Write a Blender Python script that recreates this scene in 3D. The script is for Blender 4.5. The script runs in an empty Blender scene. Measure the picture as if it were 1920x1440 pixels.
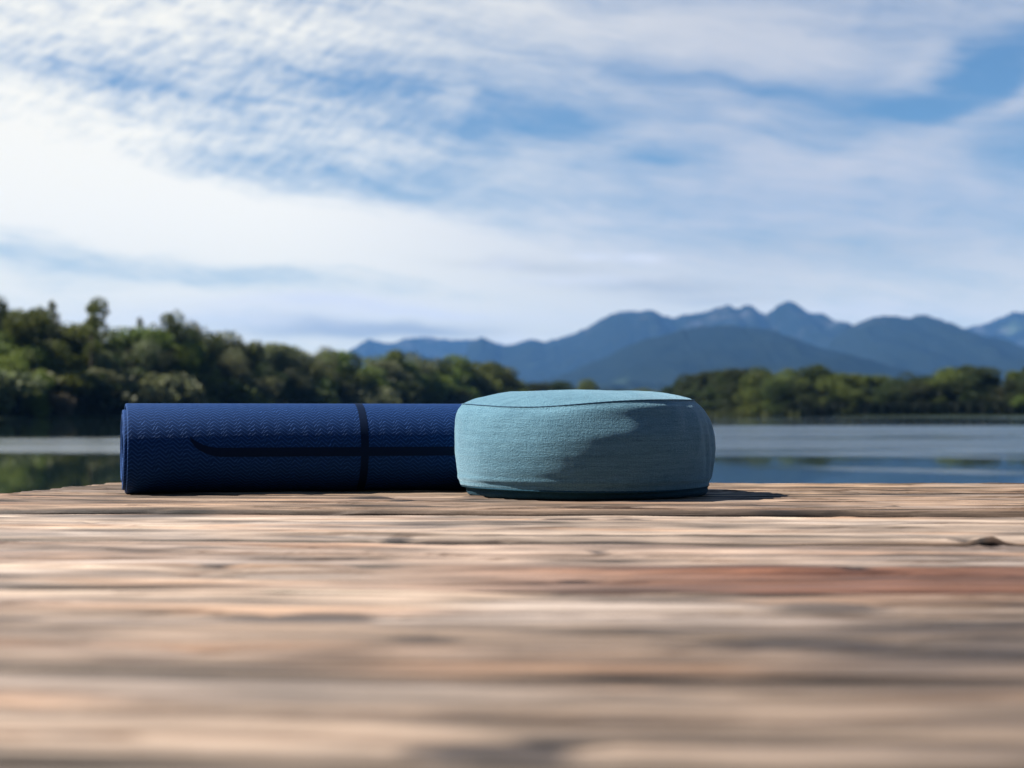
import bpy, bmesh, math, random
import numpy as np
from mathutils import Vector

# ------------------------------------------------------------------ camera, world, sun, exposure
sc = bpy.context.scene
C = sc.collection
R = math.radians
FPX = 3300.0            # focal length in pixels of the 1920 px wide photograph
HZ = 775.0              # row of the horizon in the photograph
CAMZ = 0.1027           # camera above the deck (m); deck top is z = 0
WATER = -0.70
cam_d = bpy.data.cameras.new('camera')
cam = bpy.data.objects.new('camera', cam_d); C.objects.link(cam)
cam_d.sensor_width = 36.0; cam_d.lens = 36.0 * FPX / 1920.0
cam_d.clip_start = 0.02; cam_d.clip_end = 80000.0
cam.location = (0, 0, CAMZ)
cam.rotation_euler = (R(90) + math.atan((HZ - 720) / FPX), 0, 0)
cam_d.dof.use_dof = True
cam_d.dof.focus_distance = 2.13
cam_d.dof.aperture_fstop = 7.8
sc.camera = cam

SUNV = Vector((-0.96, 0.06, 0.98)).normalized()
sun_el = math.asin(SUNV.z); sun_az = math.atan2(SUNV.x, SUNV.y)
sd = bpy.data.lights.new('sun', 'SUN'); sd.energy = 5.0; sd.angle = R(0.55); sd.color = (1.0, 0.95, 0.88)
sun = bpy.data.objects.new('sun', sd); C.objects.link(sun)
sun.rotation_euler = SUNV.to_track_quat('Z', 'Y').to_euler(); sun.location = (-5, 2, 6)

sc.view_settings.view_transform = 'Standard'
sc.view_settings.look = 'None'
sc.view_settings.exposure = 1.30
sc.view_settings.gamma = 1.0
sc.cycles.use_denoising = True
sc.cycles.max_bounces = 8
sc.cycles.volume_bounces = 1
sc.cycles.transparent_max_bounces = 8

# ---- tiny node helper
class NT:
    def __init__(s, tree): s.t = tree; s.n = tree.nodes; s.l = tree.links
    def node(s, typ, **kw):
        n = s.n.new(typ)
        for k, v in kw.items():
            if k == 'ins':
                for kk, vv in v.items():
                    if isinstance(vv, bpy.types.NodeSocket): s.l.new(vv, n.inputs[kk])
                    else: n.inputs[kk].default_value = vv
            else: setattr(n, k, v)
        return n
    def m(s, op, a, b=None, c=None, clamp=False):
        n = s.n.new('ShaderNodeMath'); n.operation = op; n.use_clamp = clamp
        for i, v in enumerate((a, b, c)):
            if v is None: continue
            if isinstance(v, bpy.types.NodeSocket): s.l.new(v, n.inputs[i])
            else: n.inputs[i].default_value = v
        return n.outputs[0]
    def add(s, *a):
        r = a[0]
        for x in a[1:]: r = s.m('ADD', r, x)
        return r
    def mul(s, a, b): return s.m('MULTIPLY', a, b)
    def sstep(s, v, a, b, lo=0.0, hi=1.0):
        n = s.n.new('ShaderNodeMapRange'); n.interpolation_type = 'SMOOTHSTEP'
        s.l.new(v, n.inputs[0])
        for i, x in enumerate((a, b, lo, hi)): n.inputs[1 + i].default_value = x
        return n.outputs[0]
    def mix(s, f, a, b, blend='MIX'):
        n = s.n.new('ShaderNodeMix'); n.data_type = 'RGBA'; n.blend_type = blend
        for i, v in ((0, f), (6, a), (7, b)):
            if isinstance(v, bpy.types.NodeSocket): s.l.new(v, n.inputs[i])
            elif i == 0: n.inputs[0].default_value = v
            else: n.inputs[i].default_value = tuple(v) + ((1,) if len(v) == 3 else ())
        return n.outputs[2]
    def xyz(s, x, y, z=0.0):
        n = s.n.new('ShaderNodeCombineXYZ')
        for i, v in enumerate((x, y, z)):
            if isinstance(v, bpy.types.NodeSocket): s.l.new(v, n.inputs[i])
            else: n.inputs[i].default_value = v
        return n.outputs[0]
    def noise(s, vec, scale=1.0, detail=4.0, rough=0.5, dist=0.0):
        n = s.n.new('ShaderNodeTexNoise'); s.l.new(vec, n.inputs['Vector'])
        n.inputs['Scale'].default_value = scale; n.inputs['Detail'].default_value = detail
        n.inputs['Roughness'].default_value = rough; n.inputs['Distortion'].default_value = dist
        return n.outputs['Fac']

def srgb(r, g, b):
    f = lambda c: ((c / 255 + 0.055) / 1.055) ** 2.4 if c > 10 else c / 255 / 12.92
    return (f(r), f(g), f(b))

CK = 0.405
world = bpy.data.worlds.new('World'); sc.world = world; world.use_nodes = True
def build_sky():
    t = NT(world.node_tree); t.n.clear()
    out = t.node('ShaderNodeOutputWorld'); bg = t.node('ShaderNodeBackground')
    sky = t.node('ShaderNodeTexSky', sky_type='NISHITA', sun_disc=False)
    sky.sun_elevation = sun_el; sky.sun_rotation = sun_az
    sky.air_density = 1.0; sky.dust_density = 0.4; sky.ozone_density = 1.6
    tc = t.node('ShaderNodeTexCoord')
    sep = t.node('ShaderNodeSeparateXYZ'); t.l.new(tc.outputs['Generated'], sep.inputs[0])
    dx, dy, dz = sep.outputs
    # azimuth and elevation, in units of 1/3300 rad
    az = t.mul(t.m('ARCTAN2', dx, dy), FPX)
    el = t.mul(t.m('ARCSINE', t.m('MAXIMUM', t.m('MINIMUM', dz, 1.0), -1.0)), FPX)
    wn = t.noise(t.xyz(t.mul(az, 1 / 260), t.mul(el, 1 / 110)), 1.0, 3)
    wn2 = t.noise(t.xyz(t.add(t.mul(az, 1 / 260), 31.0), t.mul(el, 1 / 110)), 1.0, 3)
    waz = t.add(az, t.mul(t.add(wn, -0.5), 190.0))
    wel = t.add(el, t.mul(t.add(wn2, -0.5), 62.0))
    def blob(x, y, sx, sy, rot, amp, p=1.0):
        cx, cy = x - 960, HZ - y
        a = -R(rot); c, s_ = math.cos(a), math.sin(a)
        X = t.add(waz, -cx); Y = t.add(wel, -cy)
        u = t.mul(t.add(t.mul(X, c), t.mul(Y, s_)), 1 / sx)
        v = t.mul(t.add(t.mul(X, -s_), t.mul(Y, c)), 1 / sy)
        d2 = t.add(t.mul(u, u), t.mul(v, v))
        return t.mul(t.m('EXPONENT', t.mul(d2, -1.0)), amp)
    B = [(200, 385, 620, 92, 8, .75), (30, 260, 320, 95, 10, .45), (760, 465, 360, 50, 7, .42), (1000, 585, 1400, 75, 0, .22),
         (150, 40, 420, 95, 6, .30), (1250, 75, 420, 85, 8, .36), (1450, 105, 200, 40, 4, .15), (1620, 40, 200, 40, 0, .1),
         (760, 175, 430, 42, 9, -.27), (980, 235, 260, 40, 6, -.21), (430, 318, 360, 30, 6, -.34), (260, 172, 260, 20, 9, -.30),
         (1340, 160, 240, 20, 9, -.46), (1840, 165, 135, 62, -8, -.66), (1690, 225, 130, 30, 6, -.5), (1920, 300, 90, 60, 0, -.3),
         (1270, 298, 90, 14, 6, -.26), (843, 195, 34, 32, 60, .40), (1185, 252, 80, 24, -6, .30), (1365, 235, 50, 30, 0, .20),
         (1690, 160, 60, 28, -25, .46), (1760, 110, 45, 22, 0, .25), (1900, 215, 110, 26, -22, .46), (1550, 340, 420, 75, 2, .22),
         (1660, 300, 190, 40, -10, .16), (1300, 440, 500, 16, 3, -.14), (300, 505, 480, 30, 3, -.46), (640, 535, 340, 20, 3, -.28),
         (1850, 60, 90, 30, 0, .12)]
    cov = None
    for b in B:
        o = blob(*b); cov = o if cov is None else t.add(cov, o)
    # streaks, falling gently to the right, and fine ripples in the upper left
    a = -R(9); c, s_ = math.cos(a), math.sin(a)
    ru = t.add(t.mul(waz, c), t.mul(wel, s_)); rv = t.add(t.mul(waz, -s_), t.mul(wel, c))
    st = t.noise(t.xyz(t.mul(ru, 1 / 420), t.mul(rv, 1 / 48)), 1.0, 6, 0.58, 0.5)
    a = R(28); c, s_ = math.cos(a), math.sin(a)
    qu = t.add(t.mul(az, c), t.mul(el, s_)); qv = t.add(t.mul(az, -s_), t.mul(el, c))
    rip = t.noise(t.xyz(t.mul(qu, 1 / 50), t.mul(qv, 1 / 19)), 1.0, 5, 0.6, 0.3)
    fib = t.noise(t.xyz(t.mul(ru, 1 / 110), t.mul(rv, 1 / 15)), 1.0, 5, 0.6, 0.3)
    lump = t.noise(t.xyz(t.mul(az, 1 / 150), t.mul(el, 1 / 60)), 1.0, 5, 0.55, 0.6)
    rmask = t.mul(t.sstep(az, 150.0, -500.0), t.sstep(el, 330.0, 520.0))
    cover = t.add(cov, 0.42, t.mul(t.add(st, -0.5), 0.75), t.mul(t.add(lump, -0.5), 0.55), t.mul(t.mul(t.add(rip, -0.5), rmask), 1.0), t.mul(t.add(fib, -0.5), 0.42))
    cover = t.add(cover, t.sstep(el, 440.0, 220.0, 0.0, 0.30))
    fac = t.sstep(cover, -0.16, 1.04)
    fac = t.m('MINIMUM', fac, 0.985)
    # cloud colour: warm white near the sun side, grey-blue away from it
    bright = t.add(t.sstep(az, 480.0, -520.0, 0.0, 1.0))
    ccol = t.mix(bright, tuple(x * CK for x in srgb(206, 210, 218)), tuple(x * CK * 1.10 for x in srgb(254, 250, 237)))
    hz = t.sstep(el, 400.0, 120.0)
    ccol = t.mix(t.mul(hz, 0.6), ccol, tuple(x * CK * 1.15 for x in srgb(242, 236, 204)))
    # grey undersides of the low cloud banks
    gr = None
    for b in [(730, 612, 200, 17, 2, 1.0), (1240, 540, 150, 11, 0, .55), (1000, 505, 140, 12, 5, .35), (1330, 560, 130, 9, 0, .35), (1560, 470, 260, 40, 0, .25), (560, 620, 120, 12, 0, .5)]:
        o = blob(*b); gr = o if gr is None else t.add(gr, o)
    ccol = t.mix(t.m('MINIMUM', gr, 0.9), ccol, tuple(x * CK for x in srgb(176, 182, 182)))
    wh = None
    for b in [(600, 568, 170, 16, 0, .8), (820, 583, 130, 9, 4, .6), (1195, 492, 52, 9, 3, 1.3), (1105, 487, 22, 9, 0, .9), (1090, 530, 120, 9, 0, .45), (955, 640, 60, 12, 0, .5), (940, 500, 50, 10, 0, .4), (420, 600, 200, 20, 0, .4), (1580, 590, 200, 18, 0, .35)]:
        o = blob(*b); wh = o if wh is None else t.add(wh, o)
    ccol = t.mix(t.m('MINIMUM', wh, 0.95), ccol, tuple(x * CK for x in srgb(238, 238, 240)))
    fac = t.m('MAXIMUM', fac, t.m('MINIMUM', t.add(gr, wh), 0.92))
    skyc = t.mix(1.0, sky.outputs[0], (SKYK[0], SKYK[1], SKYK[2]), 'MULTIPLY')
    # clouds thin out away from the part of the sky they fill
    keep = t.sstep(t.m('ABSOLUTE', az), 1800.0, 4200.0, 1.0, 0.15)
    keep2 = t.sstep(el, 1000.0, 1800.0, 1.0, 0.25)
    fac = t.mul(t.mul(fac, keep), keep2)
    col = t.mix(fac, skyc, ccol)
    t.l.new(col, bg.inputs[0]); bg.inputs[1].default_value = 1.0
    t.l.new(bg.outputs[0], out.inputs[0])
SKYK = (0.0225, 0.0325, 0.0405)
build_sky()

# ------------------------------------------------------------------ helpers
def at(x, y, d):
    """point at depth d seen at photo pixel x, y"""
    return Vector(((x - 960) / FPX * d, d, CAMZ + (HZ - y) / FPX * d))

def tag(o, label=None, cat=None, group=None, kind=None):
    if label: o['label'] = label
    if cat: o['category'] = cat
    if group: o['group'] = group
    if kind: o['kind'] = kind
    return o

def empty(name, loc=(0, 0, 0), rz=0.0):
    o = bpy.data.objects.new(name, None); C.objects.link(o)
    o.location = loc; o.rotation_euler = (0, 0, rz); o.empty_display_size = 0.1
    return o

def mesh_np(name, V, F, mats, parent=None, smooth=True, uv=None, col=None, midx=None):
    V = np.asarray(V, dtype=np.float32).reshape(-1, 3)
    me = bpy.data.meshes.new(name)
    if isinstance(F, np.ndarray):
        n, k = F.shape
        me.vertices.add(len(V)); me.vertices.foreach_set('co', V.ravel())
        me.loops.add(n * k); me.loops.foreach_set('vertex_index', F.astype(np.int32).ravel())
        me.polygons.add(n); me.polygons.foreach_set('loop_start', np.arange(0, n * k, k, dtype=np.int32))
        me.update(calc_edges=True)
    else:
        me.from_pydata(V.tolist(), [], F)
    for m in (mats if isinstance(mats, (list, tuple)) else [mats]): me.materials.append(m)
    if midx is not None: me.polygons.foreach_set('material_index', np.asarray(midx, dtype=np.int32))
    if smooth: me.polygons.foreach_set('use_smooth', np.ones(len(me.polygons), dtype=bool))
    li = np.empty(len(me.loops), dtype=np.int32); me.loops.foreach_get('vertex_index', li)
    if uv is not None:
        ul = me.uv_layers.new(name='UVMap'); ul.data.foreach_set('uv', np.asarray(uv, dtype=np.float32)[li].ravel())
    if col is not None:
        ca = me.color_attributes.new('tint', 'FLOAT_COLOR', 'POINT')
        c4 = np.ones((len(V), 4), dtype=np.float32); c4[:, :3] = col
        ca.data.foreach_set('color', c4.ravel())
    me.validate(); me.update()
    o = bpy.data.objects.new(name, me); C.objects.link(o)
    if parent: o.parent = parent
    return o

def gridF(nu, nv, off=0, wrap=False):
    """quads for an nu x nv grid of vertices (row major in u)"""
    i = np.arange(nu if wrap else nu - 1)[:, None]; j = np.arange(nv - 1)[None, :]
    i2 = (i + 1) % nu
    a = i * nv + j; b = i2 * nv + j; c = i2 * nv + j + 1; d = i * nv + j + 1
    return (np.stack([a, b, c, d], -1).reshape(-1, 4) + off)

def hash2(ix, iy, seed):
    h = (ix.astype(np.int64) * 374761393 + iy.astype(np.int64) * 668265263 + seed * 1442695041) & 0xffffffff
    h = ((h ^ (h >> 13)) * 1274126177) & 0xffffffff
    h = h ^ (h >> 16)
    return (h & 0xffff) / 65535.0

def vn(x, y, seed=0):
    """value noise in -1..1"""
    x = np.asarray(x, float); y = np.asarray(y, float); x, y = np.broadcast_arrays(x, y)
    ix = np.floor(x); iy = np.floor(y); fx = x - ix; fy = y - iy
    fx = fx * fx * (3 - 2 * fx); fy = fy * fy * (3 - 2 * fy)
    a = hash2(ix, iy, seed); b = hash2(ix + 1, iy, seed); c = hash2(ix, iy + 1, seed); d = hash2(ix + 1, iy + 1, seed)
    return ((a * (1 - fx) + b * fx) * (1 - fy) + (c * (1 - fx) + d * fx) * fy) * 2 - 1

def fbm(x, y, seed=0, oct=4, g=0.5):
    r = 0; a = 1.0
    for k in range(oct):
        r = r + a * vn(np.asarray(x) * 2 ** k, np.asarray(y) * 2 ** k, seed + 17 * k); a *= g
    return r

def sst(x, a, b):
    t = np.clip((x - a) / (b - a), 0, 1); return t * t * (3 - 2 * t)

def mat(name):
    m = bpy.data.materials.new(name); m.use_nodes = True
    t = NT(m.node_tree); t.n.clear()
    out = t.node('ShaderNodeOutputMaterial'); p = t.node('ShaderNodeBsdfPrincipled')
    t.l.new(p.outputs[0], out.inputs[0])
    return m, t, p, out

# ------------------------------------------------------------------ materials
def m_wood():
    m, t, p, out = mat('weathered_wood')
    at_ = t.node('ShaderNodeVertexColor'); at_.layer_name = 'tint'
    tc = t.node('ShaderNodeTexCoord')
    sep = t.node('ShaderNodeSeparateXYZ'); t.l.new(tc.outputs['Object'], sep.inputs[0])
    x, y, z = sep.outputs
    fine = t.noise(t.xyz(t.mul(x, 14.0), t.mul(y, 420.0), t.mul(z, 300.0)), 1.0, 5, 0.6, 0.3)
    sp = t.noise(t.xyz(t.mul(x, 260.0), t.mul(y, 700.0), 0.0), 1.0, 3, 0.6)
    f = t.add(t.mul(fine, 0.9), t.mul(sp, 0.35), 0.32)
    c = t.mix(1.0, at_.outputs[0], t.xyz(f, f, f), 'MULTIPLY')
    t.l.new(c, p.inputs['Base Color'])
    p.inputs['Roughness'].default_value = 0.62
    p.inputs['Specular IOR Level'].default_value = 0.35
    b = t.node('ShaderNodeBump'); b.inputs['Strength'].default_value = 0.7; b.inputs['Distance'].default_value = 0.0012
    t.l.new(t.add(fine, t.mul(sp, 0.25)), b.inputs['Height']); t.l.new(b.outputs[0], p.inputs['Normal'])
    return m

def m_fabric(name, k=1.0, dark=False):
    m, t, p, out = mat(name)
    uv = t.node('ShaderNodeUVMap'); sep = t.node('ShaderNodeSeparateXYZ'); t.l.new(uv.outputs[0], sep.inputs[0])
    u, v, _ = sep.outputs
    weft = t.noise(t.xyz(t.mul(u, 70.0), t.mul(v, 900.0)), 1.0, 4, 0.6)
    warp = t.noise(t.xyz(t.mul(u, 900.0), t.mul(v, 60.0), 5.0), 1.0, 4, 0.6)
    slub = t.noise(t.xyz(t.mul(u, 16.0), t.mul(v, 260.0), 9.0), 1.0, 3, 0.55)
    grain = t.noise(t.xyz(t.mul(u, 800.0), t.mul(v, 800.0), 3.0), 1.0, 2, 0.5)
    f = t.add(t.mul(weft, 0.6), t.mul(warp, 0.4), t.mul(slub, 0.5), t.mul(grain, 0.9), -0.68)
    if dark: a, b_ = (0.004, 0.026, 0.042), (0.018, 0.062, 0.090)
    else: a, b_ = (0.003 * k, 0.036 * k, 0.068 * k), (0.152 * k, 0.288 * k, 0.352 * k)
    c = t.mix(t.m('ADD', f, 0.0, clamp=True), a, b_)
    t.l.new(c, p.inputs['Base Color'])
    p.inputs['Roughness'].default_value = 0.9
    p.inputs['Specular IOR Level'].default_value = 0.15
    p.inputs['Sheen Weight'].default_value = 0.55 if not dark else 0.05
    p.inputs['Sheen Roughness'].default_value = 0.3
    if not dark:
        p.inputs['Subsurface Weight'].default_value = 0.35; p.inputs['Subsurface Radius'].default_value = (0.014, 0.014, 0.014); p.inputs['Subsurface Scale'].default_value = 1.0
    p.inputs['Sheen Tint'].default_value = (0.6, 0.85, 1.0, 1)
    b = t.node('ShaderNodeBump'); b.inputs['Strength'].default_value = 1.0; b.inputs['Distance'].default_value = 0.0011
    fuzz = t.noise(t.xyz(t.mul(u, 330.0), t.mul(v, 420.0), 12.0), 1.0, 3, 0.6)
    t.l.new(t.add(t.mul(weft, 0.6), t.mul(warp, 0.6), t.mul(grain, 0.6), t.mul(fuzz, 1.2)), b.inputs['Height']); t.l.new(b.outputs[0], p.inputs['Normal'])
    return m

def m_mat_foam(name, dark=False):
    m, t, p, out = mat(name)
    uv = t.node('ShaderNodeUVMap'); sep = t.node('ShaderNodeSeparateXYZ'); t.l.new(uv.outputs[0], sep.inputs[0])
    u, v, _ = sep.outputs
    wob = t.noise(t.xyz(t.mul(u, 60.0), t.mul(v, 60.0)), 1.0, 3)
    tri = t.m('PINGPONG', t.add(t.mul(u, 1 / 0.0085), t.mul(wob, 0.9)), 1.0)          # zigzag along the roll
    ph = t.add(t.mul(v, 1 / 0.0052), t.mul(tri, 1.35), t.mul(wob, 1.1), t.m('MULTIPLY', t.m('FLOOR', t.mul(u, 1 / 0.017)), 0.37))
    w = t.m('PINGPONG', ph, 0.5)                                                     # 0..0.5
    line = t.sstep(w, 0.37, 0.48)
    ph2 = t.add(t.mul(v, 1 / 0.0013), t.mul(t.m('PINGPONG', t.mul(u, 1 / 0.0016), 1.0), 0.8))
    fine = t.m('PINGPONG', ph2, 0.5)
    gr = t.noise(t.xyz(t.mul(u, 900.0), t.mul(v, 900.0)), 1.0, 3, 0.6)
    if dark:
        t.l.new(t.mix(gr, (0.002, 0.005, 0.014), (0.006, 0.013, 0.035)), p.inputs['Base Color'])
    else:
        c = t.mix(gr, (0.002, 0.009, 0.034), (0.006, 0.030, 0.115))
        c = t.mix(t.mul(line, 0.55), c, (0.040, 0.120, 0.36))
        t.l.new(c, p.inputs['Base Color'])
    p.inputs['Roughness'].default_value = 0.72 if not dark else 0.6
    p.inputs['Specular IOR Level'].default_value = 0.26 if not dark else 0.12
    p.inputs['Specular Tint'].default_value = (0.16, 0.42, 1.0, 1)
    if not dark:
        b = t.node('ShaderNodeBump'); b.inputs['Strength'].default_value = 0.9; b.inputs['Distance'].default_value = 0.0005
        t.l.new(t.add(t.mul(line, 0.7), t.mul(fine, 0.25), t.mul(gr, 0.35)), b.inputs['Height']); t.l.new(b.outputs[0], p.inputs['Normal'])
    return m

def m_simple(name, col, rough=0.8, spec=0.3, var=0.0, scale=5.0):
    m, t, p, out = mat(name)
    if var:
        tc = t.node('ShaderNodeTexCoord')
        n = t.noise(tc.outputs['Object'], scale, 5)
        c = t.mix(n, tuple(x * (1 - var) for x in col), tuple(x * (1 + var) for x in col)); t.l.new(c, p.inputs['Base Color'])
    else: p.inputs['Base Color'].default_value = tuple(col) + (1,)
    p.inputs['Roughness'].default_value = rough; p.inputs['Specular IOR Level'].default_value = spec
    return m

def m_leaf(name, col):
    m, t, p, out = mat(name)
    oi = t.node('ShaderNodeObjectInfo')
    geo = t.node('ShaderNodeNewGeometry')
    k = t.add(t.mul(oi.outputs['Random'], 0.5), t.mul(geo.outputs['Random Per Island'], 0.6), 0.45)
    hs = t.node('ShaderNodeHueSaturation', ins={'Color': tuple(col) + (1,), 'Value': k})
    t.l.new(t.add(t.mul(oi.outputs['Random'], 0.05), 0.475), hs.inputs['Hue'])
    t.l.new(hs.outputs[0], p.inputs['Base Color'])
    p.inputs['Roughness'].default_value = 0.6; p.inputs['Specular IOR Level'].default_value = 0.25
    tr = t.node('ShaderNodeBsdfTranslucent'); t.l.new(hs.outputs[0], tr.inputs[0])
    mx = t.node('ShaderNodeMixShader'); mx.inputs[0].default_value = 0.38
    t.l.new(p.outputs[0], mx.inputs[1]); t.l.new(tr.outputs[0], mx.inputs[2]); t.l.new(mx.outputs[0], out.inputs[0])
    return m

def m_water():
    m, t, p, out = mat('lake_water')
    tc = t.node('ShaderNodeTexCoord'); sep = t.node('ShaderNodeSeparateXYZ'); t.l.new(tc.outputs['Object'], sep.inputs[0])
    x, y, z = sep.outputs
    big = t.noise(t.xyz(t.mul(x, 0.035), t.mul(y, 0.05)), 1.0, 3)
    yy = t.add(y, t.mul(t.add(big, -0.5), 9.0))
    left = t.sstep(x, 2.0, -5.0)            # 1 on the left of the lake
    # breeze patches: a band at 35-59 m on the left, 34-105 m on the right
    near = t.sstep(yy, 31.0, 38.5)
    bl = t.mul(near, t.sstep(yy, 60.0, 54.0))
    br = t.mul(near, t.sstep(yy, 125.0, 92.0))
    ruf = t.add(t.mul(bl, left), t.mul(br, t.m('SUBTRACT', 1.0, left)))
    # long streaks to the right of the near water, and the far glint under the trees
    sl = t.add(y, t.mul(x, 0.9))
    stv = t.noise(t.xyz(t.mul(x, 0.05), t.mul(sl, 0.22), 4.0), 1.0, 2)
    st = t.mul(t.mul(t.sstep(stv, 0.56, 0.68), t.sstep(x, 3.0, 7.0)), t.sstep(y, 21.0, 26.0))
    far = t.sstep(y, 240.0, 300.0)
    far = t.mul(t.mul(far, t.sstep(x, 60.0, 100.0)), 0.6)
    cut = t.noise(t.xyz(t.mul(x, 0.022), t.mul(y, 0.13), 8.0), 1.0, 6, 0.65)
    cutf = t.sstep(cut, 0.38, 0.56, 0.05, 1.0)
    ruf = t.m('MINIMUM', t.add(t.mul(ruf, cutf), t.mul(st, 0.7), far), 1.0)
    p.inputs['Base Color'].default_value = (0.006, 0.014, 0.014, 1)
    p.inputs['IOR'].default_value = 1.33
    t.l.new(t.add(t.mul(ruf, 0.24), 0.03), p.inputs['Roughness'])
    h1 = t.noise(t.xyz(t.mul(x, 0.9), t.mul(y, 1.6)), 1.0, 4, 0.55)
    h2 = t.noise(t.xyz(t.mul(x, 4.0), t.mul(y, 6.0), 2.0), 1.0, 3, 0.55)
    b = t.node('ShaderNodeBump'); b.inputs['Distance'].default_value = 0.1
    t.l.new(t.add(t.mul(ruf, 0.22), 0.004), b.inputs['Strength'])
    t.l.new(t.add(h1, t.mul(h2, 0.4)), b.inputs['Height']); t.l.new(b.outputs[0], p.inputs['Normal'])
    return m

def m_hill():
    m, t, p, out = mat('mountain_cover')
    geo = t.node('ShaderNodeNewGeometry'); sep = t.node('ShaderNodeSeparateXYZ'); t.l.new(geo.outputs['Position'], sep.inputs[0])
    x, y, z = sep.outputs
    n = t.noise(geo.outputs['Position'], 0.004, 6, 0.6)
    n2 = t.noise(geo.outputs['Position'], 0.0011, 4, 0.6)
    c = t.mix(n, (0.004, 0.007, 0.005), (0.012, 0.016, 0.010))
    c = t.mix(t.sstep(n2, 0.62, 0.70), c, (0.045, 0.065, 0.03))
    rock = t.mul(t.sstep(z, 420.0, 720.0), t.sstep(n, 0.52, 0.66))
    c = t.mix(rock, c, (0.045, 0.046, 0.042))
    t.l.new(c, p.inputs['Base Color']); p.inputs['Roughness'].default_value = 1.0; p.inputs['Specular IOR Level'].default_value = 0.0
    return m

WOOD = m_wood()
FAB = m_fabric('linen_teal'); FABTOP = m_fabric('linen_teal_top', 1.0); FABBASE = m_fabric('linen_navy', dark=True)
FOAM = m_mat_foam('mat_foam'); PRINT = m_mat_foam('mat_print', True)
THREAD = m_simple('navy_thread', (0.016, 0.055, 0.095))
BARK = m_simple('bark', (0.07, 0.055, 0.042), 0.9, 0.1, 0.4, 3.0)
LEAFS = [m_leaf('leaf_dark', (0.0316, 0.0443, 0.0110)), m_leaf('leaf_mid', (0.0829, 0.1026, 0.0190)),
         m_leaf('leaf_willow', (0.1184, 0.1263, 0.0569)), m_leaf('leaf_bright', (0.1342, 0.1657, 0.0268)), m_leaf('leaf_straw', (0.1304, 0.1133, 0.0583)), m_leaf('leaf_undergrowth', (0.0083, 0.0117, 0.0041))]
WATERM = m_water(); HILL = m_hill()
GROUND = m_simple('meadow', (0.020, 0.028, 0.012), 0.95, 0.05, 0.4, 0.05)
TIMBER = m_simple('wet_timber', (0.07, 0.06, 0.05), 0.8, 0.3, 0.4, 8.0)

# ------------------------------------------------------------------ setting: water, land, mountains
def sheet(name, x0, x1, y0, y1, z, m, n=24):
    xs = np.linspace(x0, x1, n); ys = np.linspace(y0, y1, n)
    X, Y = np.meshgrid(xs, ys, indexing='ij')
    V = np.stack([X, Y, np.full_like(X, z)], -1).reshape(-1, 3)
    return mesh_np(name, V, gridF(n, n), m)
w = sheet('water', -900, 900, -60, 1100, WATER, WATERM); tag(w, kind='structure')

# distance of the shoreline in each direction (by photo column for the part in view)
SHX = [-700, -200, 0, 300, 500, 700, 900, 1000, 1130, 1270, 1340, 1500, 1920, 2200, 2700]
SHD = [210, 270, 300, 345, 420, 480, 560, 600, 640, 600, 500, 455, 430, 420, 380]
def shore_az(azr):
    px = 960 + FPX * np.tan(np.clip(azr, -0.55, 0.55))
    front = np.interp(px, SHX, SHD)
    a = np.abs(azr)
    side = np.interp(a, [0.5, 1.2, 1.9, 2.5, math.pi], [1.0, 0.45, 0.12, 0.06, 0.045])
    return front * np.where(a < 0.5, 1.0, side)
def build_land():
    na = 720
    az = np.linspace(-math.pi, math.pi, na, endpoint=False)
    S = shore_az(az) * (1 + 0.012 * vn(az * 40, 0 * az, 5) + 0.006 * vn(az * 160, 0 * az, 6))
    offs = [-60, -12, -4, -1, 0, 1.5, 4, 10, 40, 150, 500, 1500, 4000, 9000, 16500]
    V = [];
    for i in range(na):
        for k, o in enumerate(offs):
            s = S[i]
            r = max(s + o, s * 0.2) if o < 0 else s + o
            z = [-3, -2.0, -1.2, -0.85, -0.72, -0.60, -0.5, -0.4, -0.2, 0.5, 1.2, 1.5, 1.5, 1.5, 1.5][k]
            if k > 8: z += 0.3 * float(vn(i * 0.7, k, 3))
            if k > 5:      # unseen rise added behind the camera to block low sky light
                z += float(sst(abs(az[i]), 1.9, 2.5)) * [0, 0, 0, 0, 0, 0, 1, 5, 22, 45, 60, 60, 60, 60, 60][k]
            V.append((r * math.sin(az[i]), r * math.cos(az[i]), z))
    nb = len(offs)
    F = gridF(na, nb, 0, True)
    F = [tuple(f) for f in F.tolist()]
    V.append((0, 0, -3.2)); c = len(V) - 1
    for i in range(na): F.append((c, ((i + 1) % na) * nb, i * nb))
    o = mesh_np('ground', V, F, GROUND)
    tag(o, kind='structure')
build_land()

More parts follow.
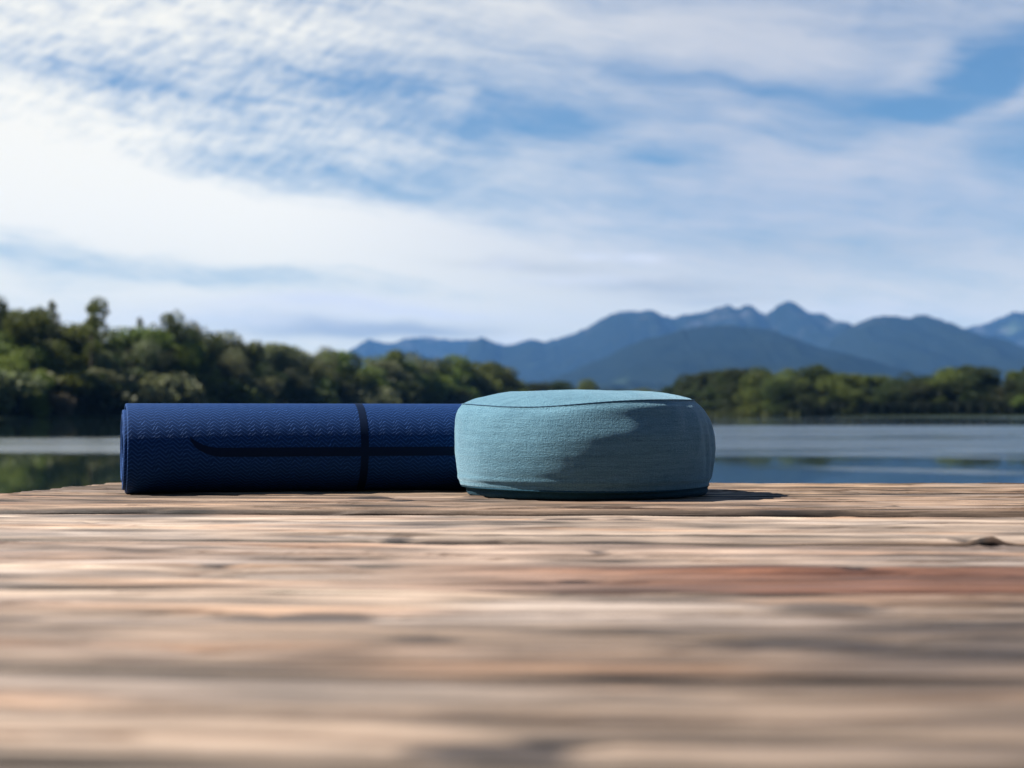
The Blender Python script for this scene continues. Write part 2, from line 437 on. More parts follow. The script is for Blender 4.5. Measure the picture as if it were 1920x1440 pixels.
RIDGES = [
 # name, depth m, front run, back run, points (x, y)
 ('far', 16000, 2600, 1500, [(500, 700), (640, 665), (690, 636), (710, 640), (735, 645), (760, 634), (800, 632), (850, 638), (900, 636), (960, 650), (1060, 668), (1200, 700)]),
 ('east', 14500, 2500, 2000, [(1680, 650), (1750, 625), (1811, 614), (1840, 609), (1854, 606), (1876, 595), (1905, 584), (1925, 586), (1980, 570), (2060, 590), (2200, 560), (2400, 620), (2600, 700)]),
 ('main', 12500, 3200, 2200, [(820, 690), (845, 668), (868, 650), (885, 638), (903, 632), (922, 640), (940, 649), (955, 648), (975, 640), (998, 636), (1020, 641), (1050, 634), (1080, 624), (1105, 612), (1128, 598), (1150, 587), (1166, 583), (1190, 584), (1205, 584), (1214, 580), (1225, 583), (1245, 592), (1262, 595), (1290, 590), (1320, 584), (1345, 577), (1366, 572), (1378, 577), (1387, 578), (1396, 573), (1406, 572), (1416, 577), (1426, 586), (1436, 590), (1448, 581), (1461, 572), (1472, 566), (1480, 564), (1489, 567), (1497, 572), (1508, 580), (1519, 588), (1530, 586), (1541, 587), (1550, 591), (1559, 597), (1572, 604), (1585, 610), (1610, 618), (1650, 640), (1700, 660), (1800, 700)]),
 ('right', 10000, 3000, 1800, [(1500, 700), (1545, 650), (1570, 628), (1595, 611), (1606, 608), (1622, 602), (1639, 595), (1655, 591), (1670, 591), (1688, 594), (1705, 595), (1718, 592), (1732, 590), (1745, 592), (1760, 598), (1781, 605), (1800, 613), (1825, 624), (1860, 640), (1900, 652), (1960, 668), (2100, 690), (2400, 740)]),
 ('front', 8200, 2600, 1800, [(930, 745), (1000, 722), (1060, 700), (1110, 680), (1150, 662), (1190, 645), (1230, 630), (1270, 620), (1310, 613), (1350, 611), (1400, 613), (1440, 618), (1480, 629), (1520, 645), (1570, 664), (1620, 680), (1700, 705), (1800, 735), (1900, 750)]),
 ('foothill', 6300, 1500, 1200, [(1000, 745), (1060, 735), (1130, 722), (1200, 716), (1280, 722), (1400, 730), (1600, 727), (1900, 722), (2200, 735)]),
]
def build_mountains():
    for ri, (nm, D, fr, bk, pts) in enumerate(RIDGES):
        px = np.arange(pts[0][0], pts[-1][0] + 1, 4.0)
        cy = np.interp(px, [p[0] for p in pts], [p[1] for p in pts])
        crest = np.maximum((HZ - cy) / FPX * D + CAMZ, 2)
        end = np.minimum(1, np.minimum((px - px[0]), (px[-1] - px)) / 60.0)
        crest = crest * (0.05 + 0.95 * end) + 6 * vn(px / 9, px * 0, 40 + ri) * end
        s = np.concatenate([np.linspace(-1, -0.06, 38), np.linspace(-0.04, 0.04, 3), np.linspace(0.1, 1, 10)])
        X0 = (px - 960) / FPX * D
        Pw, S = np.meshgrid(px, s, indexing='ij')
        CR = crest[:, None]
        prof = 1 - np.abs(S) ** 0.85
        xm = Pw / FPX * D
        dep = np.where(S < 0, S * fr, S * bk)
        # spurs and gullies running down the slope
        gul = fbm(xm / 620 + 0.35 * fbm(xm / 900, dep / 900, 9 + ri), dep / 2600, 60 + ri, 5, 0.55)
        Z = CR * prof * (1 + 0.48 * gul * (np.minimum(np.abs(S), 0.5) * 2) * (1 - np.abs(S) * .5)) + 22 * fbm(xm / 160, dep / 160, 80 + ri, 3) * sst(np.abs(S), 0.0, 0.15) * (1 - np.abs(S))
        Z = np.minimum(Z, CR * (1 - 0.35 * np.abs(S)))
        Z = np.where(np.abs(S) < 0.001, CR, np.maximum(Z, -1) - 3 * (np.abs(S) > 0.999))
        Y = D + dep + 0 * Pw
        X = (Pw - 960) / FPX * D
        V = np.stack([X, Y, Z], -1).reshape(-1, 3)
        o = mesh_np('mountain', V, gridF(len(px), len(s)), HILL)
        tag(o, kind='structure')
build_mountains()

# ------------------------------------------------------------------ the jetty
DECK_A = math.atan(-0.06)
def build_deck():
    root = empty('wooden_jetty', (0, 0, 0), DECK_A)
    tag(root, 'weathered wooden jetty of long pale bleached boards reaching out over the lake', 'jetty')
    ca, sa = math.cos(DECK_A), math.sin(DECK_A)
    def local(x, y): return (x * ca + y * sa, -x * sa + y * ca)
    edges = [2.580, 2.447, 2.180, 1.832, 1.4545, 1.255, 1.072, 0.888, 0.700, 0.515, 0.325, 0.14, -0.05, -0.24, -0.43, -0.62, -0.81, -1.0]
    edges = [local(0, e)[1] for e in edges]
    lends = [(-.745, -.760), (-.765, -.800), (-.80, -.83), (-.80, -.81), (-.82, -.80)]   # left end (local u): far corner, near corner
    # deck tones (albedo): pale, pinkish, tan, grey ...
    tone = [(.37, .29, .21), (.36, .28, .205), (.38, .295, .225), (.47, .395, .325), (.46, .375, .31), (.38, .295, .235), (.44, .365, .295), (.34, .27, .21), (.37, .30, .235), (.35, .275, .205)]
    hoff = [0.0010, 0.0, 0.0, -0.0034, -0.0058, -0.0056, -0.0064, -0.001, 0.0, -0.001]
    # knots: photo px, py, radius along board (m), across, darkness, bump height
    knots = [(1858, 1010, .009, .020, .0, .0062), (1833, 1011, .007, .018, .0, .0050), (1812, 1004, .008, .022, 1.0, -.003), (1846, 1013, .004, .02, 1.0, -.002), (1085, 1071, .013, .013, 1.0, -.001), (1545, 1121, .034, .030, .7, .002), (745, 1004, .016, .022, .8, .001),
             (695, 934, .030, .02, .7, .0016), (756, 941, .018, .014, .9, .0012), (165, 973, .0035, .008, 1.0, -.002), (1887, 971, .0035, .008, 1.0, -.002), (1123, 1021, .006, .02, .8, -.001),
             (408, 1045, .012, .012, .9, -.001), (20, 1157, .018, .016, .9, 0), (560, 1142, .05, .016, .6, 0), (790, 1190, .016, .02, .6, 0), (1600, 1055, .012, .014, .9, 0),
             (915, 1402, .026, .020, 1.0, 0), (1035, 1385, .011, .014, 1.0, 0), (975, 1420, .02, .01, .8, 0), (1585, 1200, .03, .02, .6, 0), (890, 933, .02, .02, .6, .0012), (1300, 952, .03, .02, .5, .001), (1672, 952, .006, .012, .5, .002), (930, 1168, .05, .010, .8, -.001),
             (1500, 1195, .05, .02, .6, 0), (620, 1130, .03, .015, .6, 0), (1180, 970, .03, .01, .7, 0), (1060, 969, .03, .008, .8, 0), (1420, 925, .05, .014, .5, 0)]
    K = FPX * CAMZ
    kn = []
    for (px, py, ru, rv, dk, bh) in knots:
        d = K / (py - HZ); u, v = local((px - 960) / FPX * d, d); kn.append((u, v, ru, rv, dk, bh))
    VV, FF, CC, off = [], [], [], 0
    rng = np.random.RandomState(7)
    for b in range(len(edges) - 1):
        v1, v0 = edges[b] - 0.0035, edges[b + 1] + 0.0035
        fine = b <= 8
        du, dv = ((0.008, 0.0016) if b <= 2 else (0.010, 0.0024) if b <= 8 else (0.05, 0.01))
        le = lends[b] if b < len(lends) else (-.81 + .02 * rng.randn(), -.81 + .02 * rng.randn())
        umax = 0.95 if fine else 2.2
        us = np.arange(0, 1e-9 + 1, 1)  # placeholder
        nv = int((v1 - v0) / dv) + 1
        # denser at edges
        tv = np.linspace(0, 1, nv)
        ev = 0.006 / (v1 - v0)
        tv = np.unique(np.concatenate([tv, np.linspace(0, ev, 6), 1 - np.linspace(0, ev, 6)]))
        vs = v0 + (v1 - v0) * tv
        nu = int((umax + 0.82) / du)
        tu = np.concatenate([np.linspace(0, 0.004, 4), np.linspace(0.006, 1, nu)])
        if fine: tu = np.concatenate([tu, [1.15, 1.35, 1.7]])   # on past the frame
        Lw = umax
        U = np.zeros((len(tu), len(vs))); Vv = np.zeros_like(U)
        lv = le[1] + (le[0] - le[1]) * tv
        lv = lv + 0.005 * vn(vs * 60, vs * 0, 90 + b) + 0.003 * vn(vs * 300, vs * 0, 91 + b)
        for i, q in enumerate(tu): U[i] = lv + (umax - lv) * q
        Vv[:] = vs[None, :]
        # wavering long edges
        wob = 0.0022 * fbm(U[:, 0] * 7, 0 * U[:, 0], 100 + b, 4); wob2 = 0.0022 * fbm(U[:, 0] * 7, 0 * U[:, 0] + 9, 130 + b, 4)
        Vv = Vv + wob[:, None] * (1 - tv)[None, :] ** 3 + wob2[:, None] * tv[None, :] ** 3
        s = 11 * b
        # ---- relief: annual-ring ridges run with the board and bend round the knots
        vq = Vv.copy(); kd = np.zeros_like(U); kh = np.zeros_like(U); ring = np.zeros_like(U)
        for (ku, kv, ru, rv, dk, bh) in kn:
            du_ = (U - ku) / ru; dv_ = (Vv - kv) / rv
            g = np.exp(-(du_ ** 2 / 9 + dv_ ** 2 / 4)); vq = vq + 0.5 * rv * g * np.sign(dv_) * np.minimum(1, np.abs(dv_))
            e = np.sqrt(du_ ** 2 + dv_ ** 2)
            kd = np.maximum(kd, dk * (1 - sst(e, 0.6, 1.3))); kh += bh * np.exp(-e ** 2 * 1.2)
            kh -= 0.0012 * np.exp(-((e - 1.05) / 0.18) ** 2) * (dk > .55)
        drift = 0.012 * vn(U * 1.3, vq * 5, s + 1)
        w1 = vn(U * 1.2, (vq + drift) * 70, s + 2); w2 = vn(U * 2.2, (vq + drift) * 170, s + 3); w3 = vn(U * 4, (vq + drift) * 390, s + 4)
        w4 = vn(U * 22, (vq) * 260, s + 5)
        cr = np.abs(vn(U * 1.7, (vq + drift) * 44, s + 6)); crm = sst(vn(U * 6, vq * 26, s + 7), 0.0, 0.5)
        crack = (1 - sst(cr, 0.0, 0.09)) * crm
        h = 0.0011 * w1 + 0.0009 * w2 + 0.0006 * w3 + 0.0003 * w4 - 0.0032 * crack
        h += 0.0012 * vn(U * 2.2, Vv * 8, s + 8) + 0.0007 * vn(U * 9, Vv * 30, s + 9)
        # lifted grain: shallow steps where the soft wood has weathered out
        lift = 0
        for (kk_, am, se) in (((13, .0030, 40), (27, .0024, 41), (52, .0015, 42)) if b <= 2 else ((17, .0019, 40), (31, .0014, 41), (60, .0009, 42))):
            ph = (vq + drift) * kk_ + 0.55 * vn(U * 1.1, vq * 9, s + se) + 0.26 * vn(U * 9, vq * 20, s + se + 3) + .10 * vn(U * 34, vq * 20, s + se + 4)
            fr_ = ph - np.floor(ph)
            amask = sst(fbm(U * 4.5, np.floor(ph) * 3.7 + b, s + se + 6, 3), -.15, .75)
            h += am * amask * (np.minimum(fr_ / .035, 1) * (1 - fr_) - .4)
            lift = np.maximum(lift, amask * (1 - sst(fr_, .04, .15)) * (1.15 if kk_ < 50 else .7))
        # rounded edges
        d0 = np.minimum((Vv - Vv[:, :1]), (Vv[:, -1:] - Vv)); r = 0.0045
        h -= r * (1 - np.sqrt(np.clip(1 - (1 - np.clip(d0 / r, 0, 1)) ** 2, 0, 1)))
        ends = U - U[:1]; h -= 0.003 * (1 - sst(ends, 0, 0.006)) + 0.001 * (1 - sst(ends, 0, .05)) * (1 + w3)
        h += kh
        h += hoff[b] if b < len(hoff) else 0.001 * rng.randn()
        # ---- albedo of the bleached wood
        base = np.array(tone[b % len(tone)])
        big = fbm(U * 5 + 3.1, vq * 14, s + 20, 3); mid = fbm(U * 11, vq * 60, s + 21, 3); sm = fbm(U * 24, vq * 230, s + 22, 3)
        col = base[None, None, :] * (1 + 0.32 * big + 0.34 * mid + 0.26 * sm + 0.24 * fbm(U * 7, vq * 120, s + 28, 2) + 0.22 * fbm(U * 1.5, vq * 80, s + 27, 2))[..., None]
        grey = sst(fbm(U * 4, vq * 18, s + 23, 4), 0.05, 0.85)[..., None]
        col = col * (1 - .45 * grey) + .45 * grey * col.mean(-1, keepdims=True) * np.array([.88, .86, .86])
        warm = sst(fbm(U * 3.5, vq * 24, s + 24, 4), 0.15, 1.0)[..., None]
        col = col * (1 - warm * np.array([0.02, .16, .27]))
        dirt_and_shade = np.clip(0.78 * lift + 0.7 * crack + 0.42 * sst(-w2 - 0.4 * w3, 0.2, 1.0) + 0.30 * sst(-w1, .35, 1), 0, 0.85)[..., None]  # dirt in cracks and grooves, plus shade painted on the grain steps' near faces
        col = col * (1 - dirt_and_shade * np.array([.72, .78, .82]))
        col = col * (1 - (0.66 * sst(-fbm(U * 5.5, vq * 40, s + 25, 4), 0.22, 1.05))[..., None])
        if b in (4, 5, 6):      # reddish heartwood streak to the right
            m_ = (sst(U, -0.22, 0.12) * (1.25 if b == 5 else (0.55 * sst(Vv, v0 + .15, v0 + .19) if b == 4 else 0.30 * sst(Vv, v0 + .10, v0 + .17))))[..., None]
            col = col * (1 - m_ * np.array([.42, .54, .58]))
        if b == 4: col = col * (1 - 0.45 * (sst(U, .16, .30) * sst(Vv, v0 + .10, v0 + .15) * sst(mid, -1., .4))[..., None] * np.array([1, .92, .85]))
        if b <= 2: col = col * np.array([.88, .86, .84])
        if b == 3: col = col * .93
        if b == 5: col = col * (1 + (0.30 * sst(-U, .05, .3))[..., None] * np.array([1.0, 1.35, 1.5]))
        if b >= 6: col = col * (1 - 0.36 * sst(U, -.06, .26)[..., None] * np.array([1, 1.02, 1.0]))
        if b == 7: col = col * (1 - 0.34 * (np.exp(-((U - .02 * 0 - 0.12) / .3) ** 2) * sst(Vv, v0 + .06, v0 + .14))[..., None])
        col = col * (1 - np.minimum(kd * 1.15, 1)[..., None] * np.array([.80, .79, .76]))
        col = np.clip(col, 0.015, 0.72)
        edge_shade = 1 - sst(Vv - Vv[:, :1], 0.001, 0.009)  # gap shade painted into the colour along each board's near edge
        col = col * (1 - 0.62 * edge_shade)[..., None] * np.array([.67, .605, .555])
        n0 = len(tu); n1 = len(vs)
        P = np.stack([U, Vv, h], -1)
        # skirts: side faces 35 mm down all round
        down = np.array([0, 0, -0.035])
        VV.append(P.reshape(-1, 3)); CC.append(col.reshape(-1, 3)); FF.append(gridF(n0, n1, off)); base_off = off; off += n0 * n1
        for side in ('v0', 'v1', 'u0', 'u1'):
            if side == 'v0': T, cc = P[:, 0], col[:, 0]
            elif side == 'v1': T, cc = P[::-1, -1], col[::-1, -1]
            elif side == 'u0': T, cc = P[0, ::-1], col[0, ::-1]
            else: T, cc = P[-1], col[-1]
            Bt = T.copy(); Bt[:, 2] = -0.036
            VV.append(np.stack([Bt, T], 1).reshape(-1, 3)); CC.append(np.stack([cc * .8, cc], 1).reshape(-1, 3))
            FF.append(gridF(len(T), 2, off)); off += 2 * len(T)
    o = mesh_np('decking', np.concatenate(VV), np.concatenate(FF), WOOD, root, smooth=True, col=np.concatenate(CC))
    # beams under the boards and piles in the water
    def box(name, x0, x1, y0, y1, z0, z1):
        bm = bmesh.new(); bmesh.ops.create_cube(bm, size=1)
        for v in bm.verts: v.co = ((x0 + x1) / 2 + v.co.x * (x1 - x0), (y0 + y1) / 2 + v.co.y * (y1 - y0), (z0 + z1) / 2 + v.co.z * (z1 - z0))
        bmesh.ops.bevel(bm, geom=bm.edges[:], offset=0.004, segments=2, affect='EDGES')
        me = bpy.data.meshes.new(name); bm.to_mesh(me); bm.free(); me.materials.append(TIMBER)
        q = bpy.data.objects.new(name, me); C.objects.link(q); q.parent = root
    for x in (-0.62, 0.30, 1.2): box('beam', x - .05, x + .05, -1.0, 2.46, -0.18, -0.038)
    for x in (-0.62, 1.2):
        for y in (-0.3, 2.2):
            bm = bmesh.new(); bmesh.ops.create_cone(bm, segments=20, radius1=.075, radius2=.075, depth=1.8, cap_ends=True)
            bmesh.ops.translate(bm, verts=bm.verts, vec=(x, y, -1.082))
            me = bpy.data.meshes.new('post'); bm.to_mesh(me); bm.free(); me.materials.append(TIMBER)
            q = bpy.data.objects.new('post', me); C.objects.link(q); q.parent = root
build_deck()

# ------------------------------------------------------------------ rolled mat
MAT_L = 0.61; MAT_R = 0.0582
def build_mat():
    ang = R(15.0)
    root = empty('yoga_mat', (-0.4930, 2.245, -0.0008), ang)
    tag(root, 'rolled navy blue yoga mat with dark printed line and band, lying on the jetty', 'yoga mat')
    th = 0.0052; turns = 6.6; ns = 96
    N = int(turns * ns)
    k = np.arange(N + 1)
    phi_end = R(290)                       # free edge of the outer wrap, underneath at the back
    # phi measured from +Y (back) through +Z ; front (camera side) is phi = 180 deg
    phi = phi_end - (N - k) / ns * 2 * math.pi
    def wraps(n):                          # layers underneath: the last turn keeps its radius, then climbs over the edge
        return np.where(n < 1, sst(n, .62, 1.0), n)
    rad = (MAT_R - th / 2) - th * wraps((N - k) / ns)
    arc = np.concatenate([[0], np.cumsum((rad[1:] + rad[:-1]) / 2 * (2 * math.pi / ns))])
    arc = arc - arc[-1]
    shift = np.interp((N - k) / ns, [0, .9, 1.05, 2, 3, 4, 7], [0.0, 0.0, -0.0042, -0.0036, -0.0050, -0.003, -0.004])
    def ring(r, j):
        y = r * math.cos(phi[j]); z = MAT_R + r * math.sin(phi[j])
        z = z if z > 0.006 else 0.006 + (z - 0.006) * 0.80
        return y, z
    # length stations: close together by the ends for a soft edge
    xs = np.array([0, 0.0008, 0.002, 0.15, 0.3, 0.45, MAT_L - 0.002, MAT_L - 0.0008, MAT_L])
    ins = np.array([0.0009, 0.0002, 0, 0, 0, 0, 0, 0.0002, 0.0009])
    V, UV = [], []
    nx = len(xs)
    # loop section per spiral sample: outer stations then inner stations back (closed around)
    for j in range(N + 1):
        for i in range(nx):
            y, z = ring(rad[j] + th / 2 * 0.985 - ins[i], j); V.append((xs[i] + shift[j], y, z)); UV.append((xs[i], arc[j]))
        for i in range(nx - 1, -1, -1):
            y, z = ring(rad[j] - th / 2 * 0.93 + ins[i], j); V.append((xs[i] + shift[j], y, z)); UV.append((xs[i], arc[j]))
    m2 = 2 * nx
    F = []
    for j in range(N):
        for i in range(m2):
            i2 = (i + 1) % m2
            F.append((j * m2 + i, j * m2 + i2, (j + 1) * m2 + i2, (j + 1) * m2 + i))
    F.append(tuple(range(m2))); F.append(tuple(N * m2 + i for i in range(m2 - 1, -1, -1)))
    nF = len(F); midx = [0] * nF
    # printed marks, a hair above the outer wrap
    def surf(x, a, lift):                 # a = arc in m above the camera-facing line
        ph = math.pi - a / MAT_R
        r = MAT_R * 1.0 - 0.0000 + lift
        # match the spiral radius at this angle
        n_ = (phi_end - ph) / (2 * math.pi)
        r = MAT_R - th / 2 - th * float(wraps(np.array(n_))) + th / 2 * 0.985 + lift
        y = r * math.cos(ph); z = MAT_R + r * math.sin(ph)
        z = z if z > 0.006 else 0.006 + (z - 0.006) * 0.80
        return (x, y, z)
    off = len(V)
    aa = np.linspace(-MAT_R * 1.35, MAT_R * (math.pi - R(66)), 90)
    for a in aa:
        for x in (0.299 - .0050, 0.299 + .0050): V.append(surf(x, a, 0.00022)); UV.append((x, a))
    for i in range(len(aa) - 1): F.append((off + 2 * i, off + 2 * i + 1, off + 2 * i + 3, off + 2 * i + 2)); midx.append(1)
    us = [.0765, .078, .080, .083, .086, .090, .095, .100, .106, .112, .12, .2, .3, .4, .5, .53]
    top = [.0168, .0150, .0132, .0112, .0093, .0073, .0052, .0036, .0025, .0021, .0020, .0020, .0020, .0020, .0020, .0020]
    bot = [.0166, .0105, .0068, .0030, .0004, -.0020, -.0044, -.0064, -.0082, -.0092, -.0096, -.0096, -.0096, -.0096, -.0096, -.0096]
    off = len(V)
    for u, a, b in zip(us, top, bot):
        for q in range(7): V.append(surf(u, b + (a - b) * q / 6, 0.00042)); UV.append((u, b + (a - b) * q / 6))
    for i in range(len(us) - 1):
        for q in range(6): a0 = off + i * 7 + q; F.append((a0, a0 + 7, a0 + 8, a0 + 1)); midx.append(1)
    o = mesh_np('roll', V, F, [FOAM, PRINT], root, smooth=True, uv=UV, midx=midx)
    mod = o.modifiers.new('edges', 'EDGE_SPLIT'); mod.split_angle = R(50)
build_mat()

# ------------------------------------------------------------------ meditation cushion
CU = Vector((0.0917, 2.222, 0.0))
def build_cushion():
    root = empty('meditation_cushion', CU)
    tag(root, 'round teal linen cushion with a dark seam, on the jetty before the blue mat', 'cushion')
    NT_ = 420
    th = np.linspace(0, 2 * math.pi, NT_, endpoint=False)     # 0 = +X (right), 270 deg = towards the camera
    right = 0.5 + 0.5 * np.cos(th)            # 1 right, 0 left
    cx_ = np.cos(th)
    seamz = np.interp(cx_, [-1, -.8, -.55, -.3, 0, .3, .6, 1], [.1148, .1115, .1095, .1105, .1147, .1178, .1190, .1190])
    seamz = np.convolve(np.concatenate([seamz[-15:], seamz, seamz[:15]]), np.ones(31) / 31, 'valid')
    hemz = 0.0112 + 0.0012 * np.sin(2 * th + 1)
    ts = np.linspace(0, 1, 90)
    TH, T = np.meshgrid(th, ts, indexing='ij')
    def smooth(a): return np.convolve(np.concatenate([[a[0]] * 3, a, [a[-1]] * 3]), np.ones(7) / 7, 'valid')
    zl = (np.array([.0105, .014, .02, .0354, .055, .0744, .0946, .105, .1100, .1148]) - .0105) / .1043
    rl = smooth(np.interp(ts, zl, [.1560, .1590, .1605, .1623, .1645, .1650, .1640, .1612, .1588, .1535]))
    zr = (np.array([.0125, .0159, .0273, .0435, .059, .0744, .0926, .106, .113, .119]) - .0125) / .1065
    rr = smooth(np.interp(ts, zr, [.1560, .1572, .1616, .1643, .1655, .1643, .1596, .1515, .1455, .137]))
    rl[0] = rr[0] = .1548
    wr = sst(cx_, -.15, 1.0)[:, None]
    r = rl[None, :] * (1 - wr) + rr[None, :] * wr
    rf = smooth(np.interp(ts, zl, [.1555, .1580, .1605, .1640, .1655, .1640, .1583, .1530, .1495, .1430]))
    wf = (sst(-np.sin(th), .15, .95) * (1 - .6 * sst(cx_, .2, .9)))[:, None]
    r = r * (1 - wf) + rf[None, :] * wf
    cyc = lambda f, s: fbm(np.cos(TH) * f + 7, np.sin(TH) * f + T * 0.7 + 3, s, 3)
    right2 = (0.5 + 0.5 * np.cos(TH))
    r = r + 0.0011 * cyc(1.6, 5) + 0.0003 * cyc(5, 8)
    # soft hollow under the seam at the right front
    g = np.exp(-(((TH - R(292)) / R(24)) ** 2)) * np.exp(-((T - .80) / .10) ** 2)
    r = r - 0.0026 * g
    # upright creases near the right side
    for (a0, t0, wa, wt, amp, lean) in [(318, .74, 3.4, .22, -.0016, 9), (326, .62, 3.0, .25, .0020, 6), (333, .40, 2.4, .22, -.0022, -4), (341, .70, 3.0, .3, -.0018, 6), (309, .84, 3.5, .12, -.0010, 12),
                                        (344, .22, 3.0, .18, -.0026, -8), (352, .5, 3.0, .3, -.0018, 0), (205, .85, 3.0, .15, -.0012, -6), (240, .95, 3, .1, -.0009, 5)]:
        aa = R(a0) + R(lean) * (T - t0) * 2
        r = r + amp * np.exp(-((TH - aa) / R(wa)) ** 2) * np.exp(-((T - t0) / wt) ** 2)
    # horizontal drag lines low on the body
    r = r + 0.0007 * np.exp(-((T - .10) / .03) ** 2) - 0.0008 * np.exp(-((T - .055) / .02) ** 2)
    r = r + 0.0004 * vn(TH * 3 / math.pi * 1.0, T * 16, 33) * sst(T, .02, .2) * (1 - sst(T, .8, 1)) * np.sin(TH / 2) ** 2
    # the back is pressed flat against the rolled mat
    c20, s20 = math.cos(R(16)), math.sin(R(16))
    def squash(X, Y):
        # signed distance beyond a line parallel to the mat, just in front of it
        d = (-s20 * X + c20 * Y)
        lim = 0.1235
        over = np.maximum(d - lim, 0) * 0.93
        return X + s20 * over, Y - c20 * over
    X, Y = squash(r * np.cos(TH), r * np.sin(TH))
    Z = hemz[:, None] + (seamz - hemz)[:, None] * (T ** 0.97)
    V = np.stack([X, Y, Z], -1)
    uv = np.stack([TH * 0.16, Z], -1).reshape(-1, 2)
    mesh_np('side_panel', V.reshape(-1, 3), gridF(NT_, len(ts), 0, True), FAB, root, uv=uv)
    # top panel: dome from the seam
    q = np.linspace(1, 0, 60)
    TH2, Q = np.meshgrid(th, q, indexing='ij')
    rseam = r[:, -1]
    rad = rseam[:, None] * Q
    lift = 0.0225 - 0.0068 * sst(right, .45, .85)
    dome = 1 - Q ** 4.6
    Zt = seamz[:, None] * Q + (seamz.mean()) * (1 - Q) * 0 + seamz[:, None] * 0 + (seamz[:, None] * (1 - Q))
    Zc = 0.1312
    Zt = seamz[:, None] + (Zc - seamz)[:, None] * dome
    Zt = Zt + (0.0007 * fbm(np.cos(TH2) * Q * 5 + 4, np.sin(TH2) * Q * 5 + 4, 21, 3) + 0.0010 * np.exp(-((TH2 - R(300)) / R(4)) ** 2) * np.exp(-((Q - .85) / .1) ** 2)) * sst(1 - Q, 0, .05)
    # right shoulder falls away
    Xt, Yt = squash(rad * np.cos(TH2), rad * np.sin(TH2))
    Vt = np.stack([Xt, Yt, Zt], -1)
    uvt = np.stack([Xt, Yt], -1).reshape(-1, 2)
    Vt2 = Vt.reshape(-1, 3)
    mesh_np('top_panel', Vt2, gridF(NT_, len(q), 0, True), FABTOP, root, uv=uvt)
    # base panel, tucked under the hem
    tb = np.linspace(0, 1, 14)
    rb = np.interp(tb, [0, .12, .3, .6, .85, 1], [.1532, .1512, .1508, .1512, .1490, .1450])
    TB_h, TB = np.meshgrid(th, tb, indexing='ij')
    rbb = np.tile(rb, (NT_, 1)) + .0035 * sst(.5 + .5 * np.cos(TB_h), .6, 1) - .0010 * sst(.5 - .5 * np.cos(TB_h), .6, 1) + .0008 * vn(TB_h * 6 / math.pi, TB * 3, 55) * np.sin(TB_h / 2) ** 2
    Xb, Yb = squash(rbb * np.cos(TB_h), rbb * np.sin(TB_h)); Zb = (hemz[:, None] + .0004) * (1 - TB) + 0.0012 * TB * 0 + 0.0006
    Vb = np.stack([Xb, Yb, Zb], -1).reshape(-1, 3)
    Fb = gridF(NT_, len(tb), 0, True)
    Vb = np.concatenate([Vb, [[0, 0, 0.0006]]]); cidx = len(Vb) - 1
    Fl = [tuple(f) for f in Fb.tolist()] + [(i * len(tb) + len(tb) - 1, ((i + 1) % NT_) * len(tb) + len(tb) - 1, cidx) for i in range(NT_)]
    uvb = np.stack([np.concatenate([(TB_h * .16).ravel(), [0]]), Vb[:, 2]], -1)
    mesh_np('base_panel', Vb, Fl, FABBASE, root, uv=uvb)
    # stitched seam
    def tube(name, P, rad_, m, seg=8):
        P = np.asarray(P); n = len(P); T_ = np.roll(P, -1, 0) - np.roll(P, 1, 0); T_ /= np.linalg.norm(T_, axis=1)[:, None]
        N1 = np.cross(T_, [0, 0, 1.0]); N1 /= np.linalg.norm(N1, axis=1)[:, None]; N2 = np.cross(N1, T_)
        a = np.linspace(0, 2 * math.pi, seg + 1)[:-1]
        rv = rad_ * (1 + .25 * np.sin(np.arange(n) * 1.9))
        ring = P[:, None, :] + rv[:, None, None] * (np.cos(a)[None, :, None] * N1[:, None, :] + np.sin(a)[None, :, None] * N2[:, None, :])
        i = np.arange(n)[:, None]; j = np.arange(seg)[None, :]; i2 = (i + 1) % n; j2 = (j + 1) % seg
        F = np.stack([i * seg + j, i2 * seg + j, i2 * seg + j2, i * seg + j2], -1).reshape(-1, 4)
        mesh_np(name, ring.reshape(-1, 3), F, m, root)
    tube('seam', np.stack([X[:, -1] * 1.0025, Y[:, -1] * 1.0025, Z[:, -1] + .0002], -1), 0.00060, THREAD)
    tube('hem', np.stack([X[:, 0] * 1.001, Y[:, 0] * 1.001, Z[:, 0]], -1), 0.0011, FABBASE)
build_cushion()

